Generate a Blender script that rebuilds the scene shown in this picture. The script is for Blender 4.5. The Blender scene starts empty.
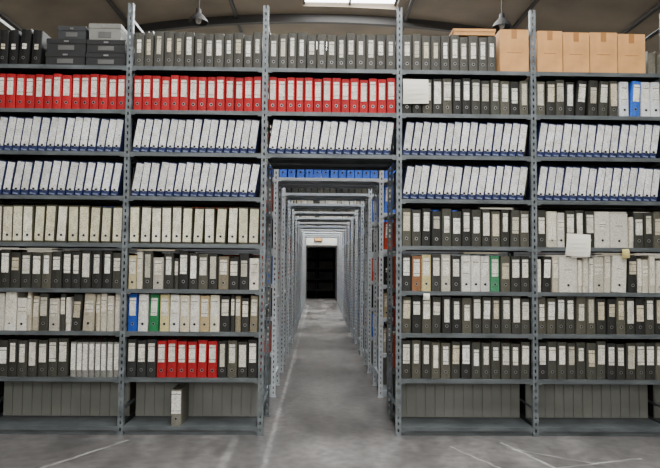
import bpy, math, random
from mathutils import Matrix, Vector
R = random.Random(7)

# ---------------------------------------------------------------- helpers
def lin(c):
    c = c/255.0
    return c/12.92 if c <= 0.04045 else ((c+0.055)/1.055)**2.4
def C(r, g, b): return (lin(r), lin(g), lin(b), 1.0)
def jit(c, a=0.12):
    k = 1+R.uniform(-a, a)
    return (c[0]*k, c[1]*k, c[2]*k, 1.0)

class MB:
    def __init__(s): s.v=[]; s.f=[]; s.m=[]; s.c=[]
    def face(s, idx, m, c): s.f.append(idx); s.m.append(m); s.c.append(c)
    def box(s, x0,x1,y0,y1,z0,z1, m=0, c=(1,1,1,1), T=None):
        n=len(s.v)
        P=[(x0,y0,z0),(x1,y0,z0),(x1,y1,z0),(x0,y1,z0),(x0,y0,z1),(x1,y0,z1),(x1,y1,z1),(x0,y1,z1)]
        if T: P=[T(*p) for p in P]
        s.v+=P
        for q in ((0,3,2,1),(4,5,6,7),(0,1,5,4),(1,2,6,5),(2,3,7,6),(3,0,4,7)):
            s.face([n+i for i in q], m, c)
    def prism(s, pts, z0, z1, m=0, c=(1,1,1,1), T=None):
        n=len(s.v); k=len(pts)
        P=[(x,y,z0) for x,y in pts]+[(x,y,z1) for x,y in pts]
        if T: P=[T(*p) for p in P]
        s.v+=P
        s.face([n+i for i in range(k)][::-1], m, c)
        s.face([n+k+i for i in range(k)], m, c)
        for i in range(k):
            j=(i+1)%k
            s.face([n+i,n+j,n+k+j,n+k+i], m, c)
    def disc(s, x, z, y, r0, r1, m, c, T=None, k=10):
        n=len(s.v)
        o=[(x+r1*math.cos(2*math.pi*i/k), y, z+r1*math.sin(2*math.pi*i/k)) for i in range(k)]
        if r0>0:
            q=[(x+r0*math.cos(2*math.pi*i/k), y, z+r0*math.sin(2*math.pi*i/k)) for i in range(k)]
            P=o+q
            s.v+= [T(*p) for p in P] if T else P
            for i in range(k):
                j=(i+1)%k
                s.face([n+i,n+j,n+k+j,n+k+i], m, c)
        else:
            s.v+= [T(*p) for p in o] if T else o
            s.face([n+i for i in range(k)], m, c)
    def mesh(s, name, mats):
        me=bpy.data.meshes.new(name)
        me.from_pydata(s.v, [], s.f)
        for m in mats: me.materials.append(m)
        me.polygons.foreach_set('material_index', s.m)
        a=me.color_attributes.new('Col','FLOAT_COLOR','CORNER')
        buf=[]
        for f,c in zip(s.f, s.c): buf += list(c)*len(f)
        a.data.foreach_set('color', buf)
        me.update()
        return me
def obj(name, me, loc=(0,0,0), parent=None, rot=(0,0,0)):
    o=bpy.data.objects.new(name, me)
    bpy.context.scene.collection.objects.link(o)
    o.location=loc; o.rotation_euler=rot
    if parent: o.parent=parent
    return o

# ---------------------------------------------------------------- materials
def newmat(name):
    m=bpy.data.materials.new(name); m.use_nodes=True
    nt=m.node_tree; b=nt.nodes['Principled BSDF']
    return m, nt, b
def N(nt, t, **kw):
    n=nt.nodes.new(t)
    for k,v in kw.items(): setattr(n,k,v)
    return n
def noise_on(nt, scale, detail=4, vec=(1,1,1), space='Object'):
    tc=N(nt,'ShaderNodeTexCoord'); mp=N(nt,'ShaderNodeMapping'); mp.inputs['Scale'].default_value=vec
    nz=N(nt,'ShaderNodeTexNoise'); nz.inputs['Scale'].default_value=scale; nz.inputs['Detail'].default_value=detail
    nt.links.new(tc.outputs[space], mp.inputs[0]); nt.links.new(mp.outputs[0], nz.inputs['Vector'])
    return nz
def ramp(nt, src, stops):
    r=N(nt,'ShaderNodeValToRGB'); e=r.color_ramp.elements
    while len(e)<len(stops): e.new(0.5)
    for i,(p,c) in enumerate(stops):
        e[i].position=p; e[i].color=c if len(c)==4 else (*c,1)
    nt.links.new(src, r.inputs[0]); return r
def mul(nt, a, b, fac=1.0, mode='MULTIPLY'):
    m=N(nt,'ShaderNodeMix', data_type='RGBA', blend_type=mode)
    m.inputs[0].default_value=fac
    nt.links.new(a, m.inputs[6]); nt.links.new(b, m.inputs[7]); return m.outputs[2]

def simple(name, col, rough=0.6, metal=0.0, nscale=6, var=0.2):
    m,nt,b=newmat(name)
    nz=noise_on(nt,nscale)
    lo=tuple(x*(1-var) for x in col[:3]); hi=tuple(min(1,x*(1+var)) for x in col[:3])
    r=ramp(nt,nz.outputs[0],[(0.3,lo),(0.7,hi)])
    nt.links.new(r.outputs[0], b.inputs['Base Color'])
    b.inputs['Roughness'].default_value=rough; b.inputs['Metallic'].default_value=metal
    return m

m_cover,nt,b=newmat('binder_cover')
at=N(nt,'ShaderNodeAttribute', attribute_name='Col')
nz=noise_on(nt,90,3); r=ramp(nt,nz.outputs[0],[(0.3,(.65,.65,.65)),(0.7,(1.1,1.1,1.1))])
nt.links.new(mul(nt,at.outputs[0],r.outputs[0]), b.inputs['Base Color']); b.inputs['Roughness'].default_value=0.65
b.inputs['Specular IOR Level'].default_value=0.25
m_label,nt,b=newmat('binder_label')
at=N(nt,'ShaderNodeAttribute', attribute_name='Col')
nz=noise_on(nt,1.0,2,(110,1,170)); r=ramp(nt,nz.outputs[0],[(0.50,(1,1,1)),(0.66,(.24,.24,.27))])
nz2=noise_on(nt,22,2); r2=ramp(nt,nz2.outputs[0],[(0.3,(.74,.73,.69)),(0.6,(1,1,1))])
x=mul(nt,at.outputs[0],r.outputs[0]); nt.links.new(mul(nt,x,r2.outputs[0]), b.inputs['Base Color']); b.inputs['Roughness'].default_value=0.7
m_ring=simple('ring_metal',C(150,150,150),0.35,0.8,20)
m_hole=simple('finger_hole_dark',C(8,8,8),0.9)
m_page=simple('page_block',C(100,96,84),0.9,0,60)
BM=[m_cover,m_label,m_ring,m_hole,m_page]
m_steel,nt,b=newmat('galvanised_steel')
nz=noise_on(nt,14,5); r=ramp(nt,nz.outputs[0],[(0.3,C(70,76,79)),(0.7,C(114,121,124))])
nt.links.new(r.outputs[0], b.inputs['Base Color']); b.inputs['Metallic'].default_value=0.3; b.inputs['Roughness'].default_value=0.45
m_shelf,nt,b=newmat('shelf_steel')
nz=noise_on(nt,5,5,(1,1,4)); r=ramp(nt,nz.outputs[0],[(0.3,C(64,69,71)),(0.7,C(94,100,102))])
nt.links.new(r.outputs[0], b.inputs['Base Color']); b.inputs['Metallic'].default_value=0.3; b.inputs['Roughness'].default_value=0.5
m_steel2=simple('galvanised_steel_pale',C(186,193,197),0.45,0.15,14,.12)  # same steel for the tunnel racks, made paler to paint in the light there
m_shelf2=simple('shelf_steel_pale',C(172,180,185),0.5,0.15,5,.12)  # tunnel shelves likewise, brighter light put into the colour
m_panel=simple('kick_panel_grey',C(118,120,114),0.6,0.1,3,.15)
m_card=simple('corrugated_cardboard',C(182,134,80),0.85,0,9,0.14)
m_tape=simple('packing_tape',C(146,100,54),0.4,0,9,0.08)
m_blackbox=simple('black_board',C(20,21,22),0.7,0,9,0.2)
m_paper=simple('paper',C(220,218,204),0.85,0,9,0.05)

# floor concrete
m_floor,nt,b=newmat('concrete_floor')
n1=noise_on(nt,0.9,8); r1=ramp(nt,n1.outputs[0],[(0.3,C(80,78,77)),(0.7,C(116,114,112))])
n2=noise_on(nt,14,8); r2=ramp(nt,n2.outputs[0],[(0.3,(.66,.66,.66)),(0.65,(1.1,1.1,1.1))])
base=mul(nt,r1.outputs[0],r2.outputs[0])
n3=noise_on(nt,3,6,(1,.35,1)); r3=ramp(nt,n3.outputs[0],[(0.42,(.76,.76,.76)),(0.62,(1.14,1.14,1.14))])
base=mul(nt,base,r3.outputs[0])
n4=noise_on(nt,2.2,3,(.5,2.2,1)); r4=ramp(nt,n4.outputs[0],[(0.485,(1,1,1)),(0.5,(.62,.61,.6)),(.515,(1,1,1))])
base=mul(nt,base,r4.outputs[0],.45)
def line_mask(nt, ax, ay, bx, by, wid, brk=0.5):
    L=math.hypot(bx-ax,by-ay); ux,uy=(bx-ax)/L,(by-ay)/L
    tc=N(nt,'ShaderNodeTexCoord')
    mp=N(nt,'ShaderNodeVectorMath',operation='SUBTRACT'); nt.links.new(tc.outputs['Object'],mp.inputs[0]); mp.inputs[1].default_value=(ax,ay,0)
    d1=N(nt,'ShaderNodeVectorMath',operation='DOT_PRODUCT'); nt.links.new(mp.outputs[0],d1.inputs[0]); d1.inputs[1].default_value=(ux,uy,0)
    d2=N(nt,'ShaderNodeVectorMath',operation='DOT_PRODUCT'); nt.links.new(mp.outputs[0],d2.inputs[0]); d2.inputs[1].default_value=(-uy,ux,0)
    nz=noise_on(nt,9,4)
    wob=N(nt,'ShaderNodeMath',operation='MULTIPLY_ADD'); nt.links.new(nz.outputs[0],wob.inputs[0]); wob.inputs[1].default_value=0.05
    nt.links.new(d2.outputs['Value'],wob.inputs[2])
    sb=N(nt,'ShaderNodeMath',operation='SUBTRACT'); nt.links.new(wob.outputs[0],sb.inputs[0]); sb.inputs[1].default_value=0.025
    ab=N(nt,'ShaderNodeMath',operation='ABSOLUTE'); nt.links.new(sb.outputs[0],ab.inputs[0])
    lt=N(nt,'ShaderNodeMapRange'); nt.links.new(ab.outputs[0],lt.inputs[0]); lt.inputs[1].default_value=wid*.8; lt.inputs[2].default_value=wid*.2; lt.inputs[3].default_value=0; lt.inputs[4].default_value=1
    g0=N(nt,'ShaderNodeMath',operation='GREATER_THAN'); nt.links.new(d1.outputs['Value'],g0.inputs[0]); g0.inputs[1].default_value=0
    g1=N(nt,'ShaderNodeMath',operation='LESS_THAN'); nt.links.new(d1.outputs['Value'],g1.inputs[0]); g1.inputs[1].default_value=L
    m1=N(nt,'ShaderNodeMath',operation='MULTIPLY'); nt.links.new(lt.outputs[0],m1.inputs[0]); nt.links.new(g0.outputs[0],m1.inputs[1])
    m2=N(nt,'ShaderNodeMath',operation='MULTIPLY'); nt.links.new(m1.outputs[0],m2.inputs[0]); nt.links.new(g1.outputs[0],m2.inputs[1])
    wr=noise_on(nt,5,5); wr2=N(nt,'ShaderNodeMapRange'); nt.links.new(wr.outputs[0],wr2.inputs[0]); wr2.inputs[1].default_value=.4; wr2.inputs[2].default_value=.62; wr2.inputs[3].default_value=brk*.3; wr2.inputs[4].default_value=brk
    m3=N(nt,'ShaderNodeMath',operation='MULTIPLY'); nt.links.new(m2.outputs[0],m3.inputs[0]); nt.links.new(wr2.outputs[0],m3.inputs[1])
    return m3.outputs[0]
cur=base
for seg in [(-.345,-5,-.32,14,.03,.42),(-1.75,-.75,-1.38,-.12,.022,.5),(-.62,-.9,-.60,-.1,.05,.22),(1.35,-.15,1.55,-.75,.018,.6),(1.38,-.3,1.85,-.62,.018,.6),(1.55,-.7,2.2,-.5,.018,.5),(.95,-.25,1.25,-.85,.016,.5)]:
    mx=N(nt,'ShaderNodeMix',data_type='RGBA'); nt.links.new(line_mask(nt,*seg),mx.inputs[0]); nt.links.new(cur,mx.inputs[6]); mx.inputs[7].default_value=C(190,190,186)
    cur=mx.outputs[2]
nt.links.new(cur,b.inputs['Base Color'])
rr=ramp(nt,n3.outputs[0],[(0.4,(.30,.30,.30)),(0.65,(.5,.5,.5))]); nt.links.new(rr.outputs[0],b.inputs['Roughness'])
bp=N(nt,'ShaderNodeBump'); bp.inputs['Strength'].default_value=0.12; nt.links.new(n2.outputs[0],bp.inputs['Height']); nt.links.new(bp.outputs[0],b.inputs['Normal'])

m_wall=simple('painted_block_wall',C(110,105,96),0.85,0,1.5,0.15)
m_vault=simple('vault_board',C(120,110,94),0.85,0,0.8,0.28)
m_rib=simple('rib_steel',C(36,34,32),0.6,0,3,0.2)
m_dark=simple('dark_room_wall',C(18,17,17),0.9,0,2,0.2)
def emit(name,col,st):
    m,nt,b=newmat(name); b.inputs['Base Color'].default_value=(.8,.8,.8,1)
    b.inputs['Emission Color'].default_value=col; b.inputs['Emission Strength'].default_value=st; return m
m_sky=emit('skylight_panel',(0.97,0.98,1.0,1),10)

# ---------------------------------------------------------------- geometry data
CAMY=-4.6
POST=[-3.58,-2.53,-1.48,-.43,.615,1.665,2.715,3.765]
LV=[2.817,2.474,2.146,1.805,1.443,1.095,.773,.426,.067]
TOP=3.31; DEP=.60; PITCH=1.30; NR=12

def perf_plate(mb, horiz, a0,a1, b0,b1, z0,z1, m):
    mid=(a0+a1)/2; sw=(a1-a0)*0.13
    def bx(p0,p1,q0,q1):
        if horiz: mb.box(p0,p1,b0,b1,q0,q1,m)
        else: mb.box(b0,b1,p0,p1,q0,q1,m)
    bx(a0,mid-sw,z0,z1); bx(mid+sw,a1,z0,z1)
    z=z0
    while z<z1-0.03:
        bx(mid-sw,mid+sw,z,z+0.026); z+=0.05

def post(mb,x,y,s,m=0):
    w=.021; t=.0025; d=.038
    ya,yb=(y,y+t) if s>0 else (y-t,y)
    perf_plate(mb,True,x-w,x+w,ya,yb,0.004,TOP,m)
    fa,fb=(y+t,y+d) if s>0 else (y-d,y-t)
    perf_plate(mb,False,fa,fb,x-w,x-w+t,0.004,TOP,m)
    perf_plate(mb,False,fa,fb,x+w-t,x+w,0.004,TOP,m)
    ya,yb=(y-.004,y+d+.004) if s>0 else (y-d-.004,y+.004)
    mb.box(x-w-.006,x+w+.006,ya,yb,0,.004,m)

def tray(mb,x0,x1,z,m=1):
    y0,y1=.004,DEP-.004; h=.030; t=.003
    x0+=.022; x1-=.022
    mb.box(x0,x1,y0,y1,z-t,z,m)
    mb.box(x0,x1,y0,y0+t,z-h,z-t,m); mb.box(x0,x1,y1-t,y1,z-h,z-t,m)
    mb.box(x0,x0+t,y0+t,y1-t,z-h,z-t,m); mb.box(x1-t,x1,y0+t,y1-t,z-h,z-t,m)
    mb.box(x0+t,x1-t,y0+t,y0+.014,z-h,z-h+t,m)
    mb.box(x0+t,x1-t,DEP/2-.02,DEP/2+.02,z-h,z-t,m)
    for cx in (x0,x1-.03):
        mb.box(cx,cx+.03,y0-.002,y0,z-h-.008,z,m)

def rack_mesh(name,posts,mats):
    mb=MB()
    for x in posts:
        post(mb,x,0,1); post(mb,x,DEP,-1)
        for z in (.2,.95,1.7,2.5,3.2):
            mb.box(x-.012,x+.012,.04,DEP-.04,z,z+.003,0)
            mb.box(x+.010,x+.012,.04,DEP-.04,z-.02,z,0)
    for i in range(len(posts)-1):
        opening = abs(posts[i]+.43)<.01
        for k,z in enumerate(LV):
            if opening and k>2: continue
            tray(mb,posts[i],posts[i+1],z)
            if k==8:
                mb.box(posts[i]+.022,posts[i+1]-.022,.02,.023,.001,z-.031,1)
        if not opening:
            xa,xb=posts[i]+.024,posts[i+1]-.024; yy=.30
            mb.box(xa,xb,yy,yy+.002,LV[8],LV[7]-.031,2)
            nn=13; st=(xb-xa)/nn
            for j in range(nn):
                mb.box(xa+j*st+.005,xa+(j+1)*st-.005,yy-.008,yy,LV[8]+.004,LV[7]-.034,2)
    return mb.mesh(name,mats)

rm=rack_mesh('shelving_rack_front',POST,[m_steel,m_shelf,m_panel])
obj('shelving_rack',rm)
rm2=rack_mesh('shelving_rack_mesh',POST[1:-1],[m_steel2,m_shelf2,m_panel])
for n in range(1,NR):
    obj('shelving_rack',rm2,(0,PITCH*n,0))

# ---------------------------------------------------------------- binders
WH=C(220,218,206)
LABS=[C(218,215,202)]*4+[C(182,177,160),C(228,226,218),C(196,186,160)]
def s_dark():
    g=R.choice([(52,52,46),(44,44,39),(60,60,53),(36,36,34),(74,72,62)])
    return dict(w=R.uniform(.070,.079),h=R.uniform(.268,.292),body=jit(C(*g),.15),lab=jit(R.choice(LABS),.14),
                lz=R.choice([(.40,.90)]*4+[(.5,.85),(.36,.80),(.3,.92)]),lw=R.choice([.66,.66,.58,.5]))
def s_top():
    d=s_dark(); d['lz']=R.choice([(.36,.80),(.42,.80),(.36,.86)]); d['lw']=R.choice([.40,.48]); d['body']=jit(C(66,65,59),.12); return d
def s_black():
    d=s_dark(); d['body']=jit(C(20,20,20),.1); d['lz']=(.45,.6); d['lw']=.4; return d
def s_red():
    return dict(w=R.uniform(.068,.074),h=R.uniform(.266,.280),body=jit(C(158,22,28),.14),lab=jit(WH,.1),lz=R.choice([(.36,.90),(.40,.88)]),lw=.60)
def s_blue():
    return dict(w=.078,h=.275,body=jit(C(66,106,204),.1),lab=jit(WH,.06),lz=(.42,.92),lw=.62)
def s_lean():
    return dict(w=R.uniform(.058,.066),h=R.uniform(.258,.272),body=jit(C(36,46,84),.15),lab=jit(C(220,221,218),.12),lz=(.15,.97),lw=.82,foot=True)
def s_cream():
    return dict(w=R.uniform(.074,.080),h=R.uniform(.276,.288),body=jit(C(66,64,52),.1),lab=jit(R.choice([C(222,217,188),C(208,203,172),C(226,222,202)]),.08),lz=(.05,.96),lw=.80,hole_on=True)
def s_white():
    q=R.random()
    if q<.12: return s_dark()
    if q<.24: return dict(w=R.uniform(.11,.15),h=R.uniform(.25,.285),body=jit(C(196,193,180),.08),lab=jit(C(214,210,196),.08),lz=(.5,.72),lw=.4)
    return dict(w=R.choice([.035,.05,.062,.078,.085]),h=R.uniform(.240,.292),body=jit(R.choice([C(186,180,162),C(166,158,138),C(200,197,186)]),.15),lab=jit(C(220,215,198),.12),lz=R.choice([(.4,.9),(.5,.8),(.2,.95)]),lw=.7)
def s_color():
    c=R.choice([(190,184,166),(206,200,186),(176,164,126),(160,155,142),(46,46,42),(54,54,48),(38,38,36),(120,112,92)])
    return dict(w=R.choice([.035,.045,.062,.078,.082]),h=R.uniform(.235,.290),body=jit(C(*c),.12),lab=jit(C(220,215,198),.12),lz=(.45,.9),lw=.65)
def fixed(*cols, then=s_color):
    it=list(cols)
    def g():
        if it:
            c=it.pop(0); return dict(w=.075,h=R.uniform(.27,.285),body=C(*c),lab=jit(WH,.05),lz=(.42,.9),lw=.62)
        return then()
    return g
def mix(a,b,p):
    return lambda: a() if R.random()<p else b()

def binder(mb,d,T,detail=True):
    w,h=d['w'],d['h']; D=.265; g=.0012; t=.003
    body=d['body']; x0=g; x1=w-g
    mb.prism([(x0,.011),(x0+.005,.003),(w/2,0),(x1-.005,.003),(x1,.011)],0,h,0,body,T)
    mb.box(x0,x0+t,.011,D,0,h,0,body,T)
    mb.box(x1-t,x1,.011,D,0,h,0,body,T)
    pc=(1,1,1,1)
    mb.box(x0+t,x1-t,.014,D-.012,.004,h-.014,4,pc,T)
    lw=d['lw']*w; lx0=(w-lw)/2; lx1=lx0+lw; z0,z1=d['lz'][0]*h,d['lz'][1]*h
    mb.box(lx0,lx1,-.0012,.005,z0,z1,1,d['lab'],T)
    if d['lz'][0]>.3:
        mb.box(lx0,lx1,-.0016,.003,z1-.024,z1-.019,0,jit(C(70,70,75),.3),T)
        if R.random()<.5: mb.box(lx0,lx1,-.0016,.003,z0+.02,z0+.024,0,jit(C(80,80,85),.3),T)
    if d.get('foot'):
        mb.box(lx0+.006,lx1-.006,-.0012,.004,.004,.014,1,jit(C(110,120,150),.1),T)
    hz=h*.2 if not d.get('foot') else h*.17
    if w>.05:
        yy=-.0022 if (d.get('hole_on') or d.get('foot')) else -.0006
        mb.disc(w/2,hz,yy,.009,.0120,2,pc,T); mb.disc(w/2,hz,yy+.0001,0,.0092,3,pc,T)

def row(mb,xa,xb,z,gen,lean=0.0,rear=False,yoff=.022):
    x=xa+.025; end=xb-.025
    L=math.radians(lean)
    # first choose the binders that fit, then share the leftover slack between them
    items=[]; tot=0; tail=.29*math.sin(L)
    while True:
        d=gen(); adv=d['w']/math.cos(L)+(.001 if lean else 0)
        if tot+adv+tail>end-x: break
        items.append((d,adv)); tot+=adv
    slack=(end-x-tot-tail)
    wts=[R.random()**3+.1 for _ in items]; sw=sum(wts) or 1
    for (d,adv),wt in zip(items,wts):
        w=d['w']; gap=slack*wt/sw*.95
        if lean:
            a=L+math.radians(R.uniform(-1.2,1.2))
            px=x+w*math.cos(a)
            yo=yoff+R.uniform(0,.010)
            ca,sa=math.cos(a),math.sin(a)
            def T(u,v,t,px=px,w=w,ca=ca,sa=sa,yo=yo):
                du=u-w
                return (px+du*ca+t*sa, yo+v, z+.0005-du*sa+t*ca)
        else:
            yo=yoff-.004+R.uniform(0,.016)
            if rear:
                def T(u,v,t,x=x,yo=yo,w=w): return (x+w-u, DEP-yo-v, z+.0005+t)
            else:
                # wherever a binder has room beside it, it slumps against its neighbour
                a=math.atan(min(gap,.03)/d['h']) if gap>.004 else 0
                ca,sa=math.cos(a),math.sin(a)
                def T(u,v,t,px=x+w,w=w,yo=yo,ca=ca,sa=sa):
                    du=u-w
                    return (px+du*ca+t*sa, yo+v, z+.0005-du*sa+t*ca)
        binder(mb,d,T)
        x+=adv+gap
    return x
def brow(xa,xb,k,gen,lean=0,**kw):
    mb=MB(); row(mb,xa,xb,LV[k],gen,lean,**kw)
    return obj('binder_row',mb.mesh('binder_row',BM))

B=[(POST[i],POST[i+1]) for i in range(7)]
brow(*B[0],0,s_black); brow(B[1][0],-2.14,0,s_black)
brow(*B[2],0,s_top); brow(*B[3],0,s_top); brow(B[4][0],1.41,0,s_top)
for i in (0,1,2,3): brow(*B[i],1,s_red)
brow(*B[4],1,s_dark); brow(B[5][0],2.38,1,s_dark)
brow(2.335,2.715,1,fixed((200,203,206),(40,90,180),(204,206,208),(200,203,206),then=s_white)); brow(*B[6],1,s_white)
for i in range(7): brow(*B[i],2,s_lean,lean=8)
for i in (0,1,2,4,5,6): brow(*B[i],3,s_lean,lean=8.5)
for i in (0,1,2): brow(*B[i],4,s_cream)
brow(*B[4],4,s_dark); brow(*B[5],4,mix(s_dark,s_white,.7)); brow(*B[6],4,s_dark)
brow(*B[0],5,s_dark); brow(*B[1],5,s_dark); brow(*B[2],5,mix(s_dark,s_color,.45))
brow(*B[4],5,fixed((44,44,42),(130,90,60),(186,174,125),(54,54,50),(176,172,156),(44,44,42),(200,198,190),(202,200,192),(194,192,184),(60,120,84),then=s_dark)); brow(*B[5],5,s_white); brow(*B[6],5,s_white)
brow(*B[0],6,s_white); brow(*B[1],6,mix(s_white,s_color,.6))
brow(*B[2],6,fixed((24,66,150),(206,206,200),(30,110,64),(196,184,130),(210,207,198),(196,186,160),(204,200,188),(170,150,110),(204,198,174),then=s_color))
brow(*B[4],6,s_dark); brow(*B[5],6,s_dark); brow(*B[6],6,s_dark)
brow(*B[0],7,s_dark); brow(B[1][0],-1.87,7,s_dark)
def s_thin():
    return dict(w=.045,h=.262,body=jit(C(120,120,114),.15),lab=jit(C(222,220,210),.1),lz=(.2,.95),lw=.7)
brow(-1.905,-1.48,7,s_thin)
g3=[(40,41,39)]*3+[(150,20,26)]*6
brow(*B[2],7,fixed(*g3,then=s_dark))
for i in (4,5,6): brow(*B[i],7,s_dark)

def s_orange(): return dict(w=.078,h=.272,body=jit(C(186,58,26),.1),lab=jit(WH,.06),lz=(.42,.92),lw=.62)
gens=[s_dark,s_orange,s_dark,s_dark,s_orange,s_orange,s_red,s_orange,s_dark]
for (a,b_) in B:
    for k in range(9):
        if abs(a+.43)<.01 and k>2: continue
        brow(a,b_,k,gens[k],rear=True)

def full_block(seed,header):
    global R
    R=random.Random(seed)
    pool=[s_dark,s_dark,s_white,s_color,s_blue,s_cream,s_orange,s_black]
    mb=MB()
    for (a,b) in B[1:-1]:
        op=abs(a+.43)<.01
        for k in range(9):
            if op and k>2: continue
            g=header if (op or k==2) else R.choice(pool)
            if k<8: row(mb,a,b,LV[k],g)
            row(mb,a,b,LV[k],R.choice(pool),rear=True)
    return mb.mesh('binder_block',BM)
blk=[full_block(1,s_blue),full_block(2,s_dark),full_block(3,s_white)]
for n in range(1,NR):
    obj('binder_block',blk[0 if n==1 else 1+n%2],(0,PITCH*n,0))
R=random.Random(99)

mb=MB(); binder(mb,dict(w=.078,h=.27,body=C(110,108,98),lab=C(222,220,210),lz=(.34,.96),lw=.88),lambda u,v,t:(u,v,t))
obj('lever_arch_binder',mb.mesh('lever_arch_binder',BM),(-1.105,.006,.0675))

# ---------------------------------------------------------------- boxes
def cardboard_box(x0,x1,y0,y1,z,h):
    mb=MB(); w=x1-x0; d=y1-y0; t=.004
    mb.box(0,w,0,t,0,h); mb.box(0,w,d-t,d,0,h); mb.box(0,t,t,d-t,0,h); mb.box(w-t,w,t,d-t,0,h)
    mb.box(t,w-t,t,d-t,0,t)
    mb.box(0.001,w/2-.002,.0,d,h,h+.004); mb.box(w/2+.002,w-.001,.0,d,h,h+.004)
    mb.box(w/2-.022,w/2+.022,-.001,d,h+.004,h+.005,1); mb.box(w/2-.022,w/2+.022,-.0012,0,h-.07,h+.004,1)
    mb.box(w*.25,w*.75,-.0006,0,h*.45,h*.47,1)
    return obj('cardboard_box',mb.mesh('cardboard_box',[m_card,m_tape]),(x0,y0,z+.0006))
cardboard_box(1.41,1.635,.02,.288,LV[0],.335)
xs=[1.70,1.905,2.12,2.345,2.57]; hs=[.325,.318,.322,.315]
for i in range(4): cardboard_box(xs[i]+.004,xs[i+1]-.004,.012+.004*i,.288,LV[0],hs[i])
def archive_box(x0,x1,y0,z,h,d=.262,mat=m_blackbox):
    mb=MB(); w=x1-x0
    mb.box(.003,w-.003,.003,d-.003,0,h-.004)
    mb.box(0,w,0,d,h-.035,h)
    mb.box(w*.3,w*.7,.0,.003,h*.16,h*.5,1)
    mb.box(w*.44,w*.56,-.001,.0,h-.026,h-.014,2)
    return obj('archive_box',mb.mesh('archive_box',[mat,simple('grey_label',C(80,80,78)),m_ring]),(x0,y0,z+.0006))
z0=LV[0]
archive_box(-2.135,-1.83,.02,z0,.105); archive_box(-1.825,-1.515,.025,z0,.105)
archive_box(-2.13,-1.825,.022,z0+.1066,.105); archive_box(-1.82,-1.52,.02,z0+.1066,.10)
archive_box(-2.05,-1.83,.025,z0+.2132,.10,mat=simple('grey_board',C(40,42,44)))
archive_box(-1.81,-1.56,.03,z0+.2082,.13,d=.25,mat=simple('pale_board',C(112,112,106)))
mb=MB(); mb.box(0,.33,0,.255,0,.045); mb.box(-.004,.334,-.004,.259,.03,.05)
obj('cardboard_tray',mb.mesh('cardboard_tray',[m_card]),(1.045,.03,LV[0]+.2935))

# ---------------------------------------------------------------- loose papers
def paper(name,x,z,w,h,y,tilt,fold=.02,mat=m_paper):
    mb=MB(); n=5; P=[]
    for i in range(n+1):
        t=i/n; P.append((0,-fold*math.sin(t*2.2),h*t)); P.append((w,-fold*.6*math.sin(t*2.6+.4),h*t))
    mb.v=P
    for i in range(n): mb.face([2*i,2*i+1,2*i+3,2*i+2],0,(1,1,1,1))
    o=obj(name,mb.mesh(name,[mat]),(x,y,z),rot=(0,math.radians(tilt),0))
    s=o.modifiers.new('s','SOLIDIFY'); s.thickness=.0012
    return o
paper('paper_sheet',.645,2.55,.20,.19,.010,-1)
paper('paper_sheet',1.90,1.38,.19,.17,-.004,3)
paper('paper_note',2.34,1.36,.06,.07,-.004,-4,mat=simple('yellow_paper',C(205,190,120)))
paper('paper_note',.80,1.03,.05,.05,-.002,2)
# a few folders laid flat on top of the upright binders
m_folder=[simple('buff_folder',C(178,166,130)),simple('white_folder',C(204,202,192)),simple('red_folder',C(140,34,30))]
for (x,k,w,m) in ((-2.40,6,.30,2),(-1.95,6,.28,1),(-1.40,5,.30,0),(-1.0,6,.26,1),(.70,6,.32,2),(1.12,5,.28,0),(1.80,6,.30,1),(2.2,5,.28,0),(1.25,4,.26,1),(-2.3,5,.26,1)):
    mb=MB()
    mb.box(0,w,0,.22,0,.0018,0); mb.box(.006,w-.008,.004,.21,.0018,.0085,1); mb.box(0,w,-.002,.22,.0085,.0103,0)
    obj('document_folder',mb.mesh('document_folder',[m_folder[m],m_paper]),(x,.03,LV[k]+.2925),rot=(0,0,math.radians(R.uniform(-2,2))))

# ---------------------------------------------------------------- room shell
XW=7.2; YB=-9.0; YF=16.2; SP=4.2; CR=6.25
def boxobj(name,x0,x1,y0,y1,z0,z1,mat):
    mb=MB(); mb.box(x0,x1,y0,y1,z0,z1); return obj(name,mb.mesh(name,[mat]))
boxobj('floor',-XW-.3,XW+.3,YB-.3,YF+4.5,-.2,0,m_floor)
boxobj('wall_left',-XW-.25,-XW,YB-.25,YF+.25,0,SP+.2,m_wall)
boxobj('wall_right',XW,XW+.25,YB-.25,YF+.25,0,SP+.2,m_wall)
boxobj('wall_back',-XW,XW,YB-.25,YB,0,CR+.3,m_wall)
mb=MB(); DX0,DX1,DZ=-.42,.60,1.86
mb.box(-XW,DX0,YF,YF+.25,0,CR+.3); mb.box(DX1,XW,YF,YF+.25,0,CR+.3); mb.box(DX0,DX1,YF,YF+.25,DZ,CR+.3)
obj('wall_far',mb.mesh('wall_far',[simple('far_wall_paint',C(170,170,162),.85,0,2,.1)]))
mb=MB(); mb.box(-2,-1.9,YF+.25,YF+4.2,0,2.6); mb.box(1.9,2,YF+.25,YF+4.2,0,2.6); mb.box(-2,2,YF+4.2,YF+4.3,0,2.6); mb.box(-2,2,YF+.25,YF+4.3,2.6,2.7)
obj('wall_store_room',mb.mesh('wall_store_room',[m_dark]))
mb=MB()
for x in (-.8,-.1,.6): mb.box(x,x+.04,YF+1.5,YF+1.9,0,1.9)
for z in (.3,.7,1.1,1.5,1.88):
    mb.box(-.8,.64,YF+1.5,YF+1.9,z-.03,z)
    if z<1.8:
        x=-.74
        while x<.5:
            if not -.17<x<-.05: mb.box(x,x+.06,YF+1.52,YF+1.8,z,z+.27)
            x+=.068
obj('store_room_shelf',mb.mesh('store_room_shelf',[m_rib]))
mb=MB(); mb.box(DX0-.06,DX0,YF-.03,YF,0,DZ+.06); mb.box(DX1,DX1+.06,YF-.03,YF,0,DZ+.06); mb.box(DX0,DX1,YF-.03,YF,DZ,DZ+.06)
obj('trim_1',mb.mesh('door_frame',[m_rib]))
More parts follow.
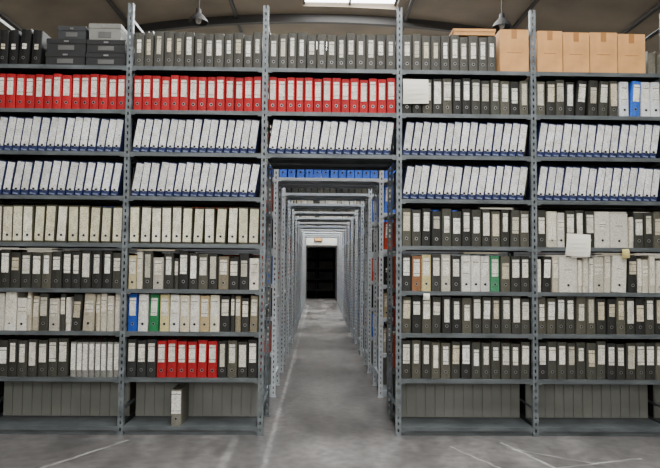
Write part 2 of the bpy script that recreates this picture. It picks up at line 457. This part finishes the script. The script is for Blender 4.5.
mb=MB(); mb.box(-.16,.12,0,.03,0,.14,0); mb.box(-.14,.10,-.002,0,.02,.12,1)
obj('door_sign',mb.mesh('door_sign',[m_rib,m_card]),(0,YF-.04,2.05))

NS=40
def vp(t,off=0):
    a=math.pi*(1-t); return ((XW+off)*math.cos(a), SP+(CR-SP+off)*math.sin(a))
SKX0,SKX1=-.35,1.45
strips=[(-7.0,-3.2),(-2.6,1.6),(2.2,6.75),(8.6,12.0),(12.6,15.8)]  # last two strips are unseen, added to brighten the tunnel
mb=MB()
tx=[i/NS for i in range(NS+1)]
def t_of(x): return 1-math.acos(max(-1,min(1,x/XW)))/math.pi
tx=sorted(set(tx+[t_of(SKX0),t_of(SKX1)]))
ys=[YB-.25]+[v for s in strips for v in s]+[YF+.25]
for j in range(len(ys)-1):
    ya,yb=ys[j],ys[j+1]; open_=(j%2==1)
    for i in range(len(tx)-1):
        xm=(vp(tx[i])[0]+vp(tx[i+1])[0])/2
        if open_ and SKX0<xm<SKX1: continue
        (a,za),(b_,zb)=vp(tx[i]),vp(tx[i+1]); (c,zc),(d,zd)=vp(tx[i],.15),vp(tx[i+1],.15)
        n=len(mb.v); mb.v+=[(a,ya,za),(b_,ya,zb),(b_,yb,zb),(a,yb,za),(c,ya,zc),(d,ya,zd),(d,yb,zd),(c,yb,zc)]
        for q in ((0,3,2,1),(4,5,6,7),(0,1,5,4),(1,2,6,5),(2,3,7,6),(3,0,4,7)): mb.face([n+k for k in q],0,(1,1,1,1))
obj('ceiling',mb.mesh('ceiling',[m_vault]))
mb=MB()
for y in [-8,-5.5,-2.9,-.2,1.9,4.4,7.1,9.5,12.3,15]:
    for i in range(NS):
        (a,za),(b_,zb)=vp(i/NS,-.001),vp((i+1)/NS,-.001); (c,zc),(d,zd)=vp(i/NS,-.16),vp((i+1)/NS,-.16)
        n=len(mb.v); mb.v+=[(a,y,za),(b_,y,zb),(b_,y+.1,zb),(a,y+.1,za),(c,y,zc),(d,y,zd),(d,y+.1,zd),(c,y+.1,zc)]
        for q in ((0,3,2,1),(4,5,6,7),(0,1,5,4),(1,2,6,5),(2,3,7,6),(3,0,4,7)): mb.face([n+k for k in q],0,(1,1,1,1))
for i in (5,9,13,17,23,27,31,35):
    x,z=vp(i/NS,-.03); mb.box(x-.03,x+.03,YB,YF,z-.05,z+.0)
obj('ceiling_beam',mb.mesh('ceiling_beam',[m_rib]))
for i,(a,b_) in enumerate(strips):
    mb=MB(); mb.box(SKX0,SKX1,a,b_,CR+.08,CR+.12,0)
    for x in (SKX0+.0,(SKX0+SKX1)/2-.02,SKX1-.04): mb.box(x,x+.04,a,b_,CR+.03,CR+.078,1)
    obj('window_%d'%(i+1),mb.mesh('skylight',[m_sky,m_rib]))
    l=bpy.data.lights.new('skylight_light','AREA'); l.shape='RECTANGLE'; l.size=SKX1-SKX0-.2; l.size_y=b_-a-.2
    l.energy=[470,460,800,1900,1300][i]; l.color=(1.0,.99,.97)
    lo=bpy.data.objects.new('skylight_light',l); bpy.context.scene.collection.objects.link(lo)
    lo.location=((SKX0+SKX1)/2,(a+b_)/2,CR-.02 if i!=2 else CR+.02)
mb=MB(); mb.box(-5,5,YB,YB+.02,2.2,4.6,0)  # unseen glowing window and its lamp, added as fill for the rack fronts
for i in range(9): mb.box(-5+i*1.25-.03,-5+i*1.25+.03,YB+.02,YB+.06,2.2,4.6,1)
obj('window_6',mb.mesh('back_window',[emit('window_pane',(1,.98,.95,1),2.0),m_rib]))
l=bpy.data.lights.new('back_window_light','AREA'); l.shape='RECTANGLE'; l.size=5.5; l.size_y=2.3; l.energy=180; l.color=(1,.95,.88)
lo=bpy.data.objects.new('back_window_light',l); bpy.context.scene.collection.objects.link(lo); lo.location=(0,YB+.1,3.4); lo.rotation_euler=(math.radians(90),0,0)

# ---------------------------------------------------------------- pendant lamps
def lathe(mb,prof,m,k=20):
    n=len(mb.v)
    for r,z in prof:
        for i in range(k): mb.v.append((r*math.cos(2*math.pi*i/k),r*math.sin(2*math.pi*i/k),z))
    for j in range(len(prof)-1):
        for i in range(k):
            a=n+j*k+i; b2=n+j*k+(i+1)%k; mb.face([a,b2,b2+k,a+k],m,(1,1,1,1))
m_bulb=simple('bulb_glass',C(150,150,145),.2)
m_lamp=simple('lamp_enamel',C(24,23,22),.7)
for (x,y,z) in ((-1.68,3.5,4.60),(2.5,3.5,4.60)):
    mb=MB()
    zc=SP+(CR-SP)*math.sqrt(1-(x/XW)**2)-z
    lathe(mb,[(.0,.17),(.035,.165),(.04,.10),(.07,.08),(.12,.02),(.135,-.02),(.13,-.02),(.11,.02),(.06,.075),(0,.085)],0)
    lathe(mb,[(0,.07),(.03,.05),(.045,.01),(.03,-.03),(0,-.045)],1)
    lathe(mb,[(.008,.165),(.008,zc)],0,8)
    obj('pendant_lamp',mb.mesh('pendant_lamp',[m_lamp,m_bulb]),(x,y,z))

# ---------------------------------------------------------------- world, camera
w=bpy.data.worlds.new('World'); bpy.context.scene.world=w; w.use_nodes=True
w.node_tree.nodes['Background'].inputs[0].default_value=(.6,.68,.8,1); w.node_tree.nodes['Background'].inputs[1].default_value=.3
cam=bpy.data.cameras.new('Camera'); cam.sensor_width=36; cam.sensor_fit='HORIZONTAL'; cam.lens=600/660*36
co=bpy.data.objects.new('Camera',cam); bpy.context.scene.collection.objects.link(co)
M=Matrix.Rotation(math.radians(-1.05),4,'Z')@Matrix.Rotation(math.radians(90+2.77),4,'X')@Matrix.Rotation(math.radians(.5),4,'Z')
co.matrix_world=Matrix.Translation((0,CAMY,1.305))@M
bpy.context.scene.camera=co
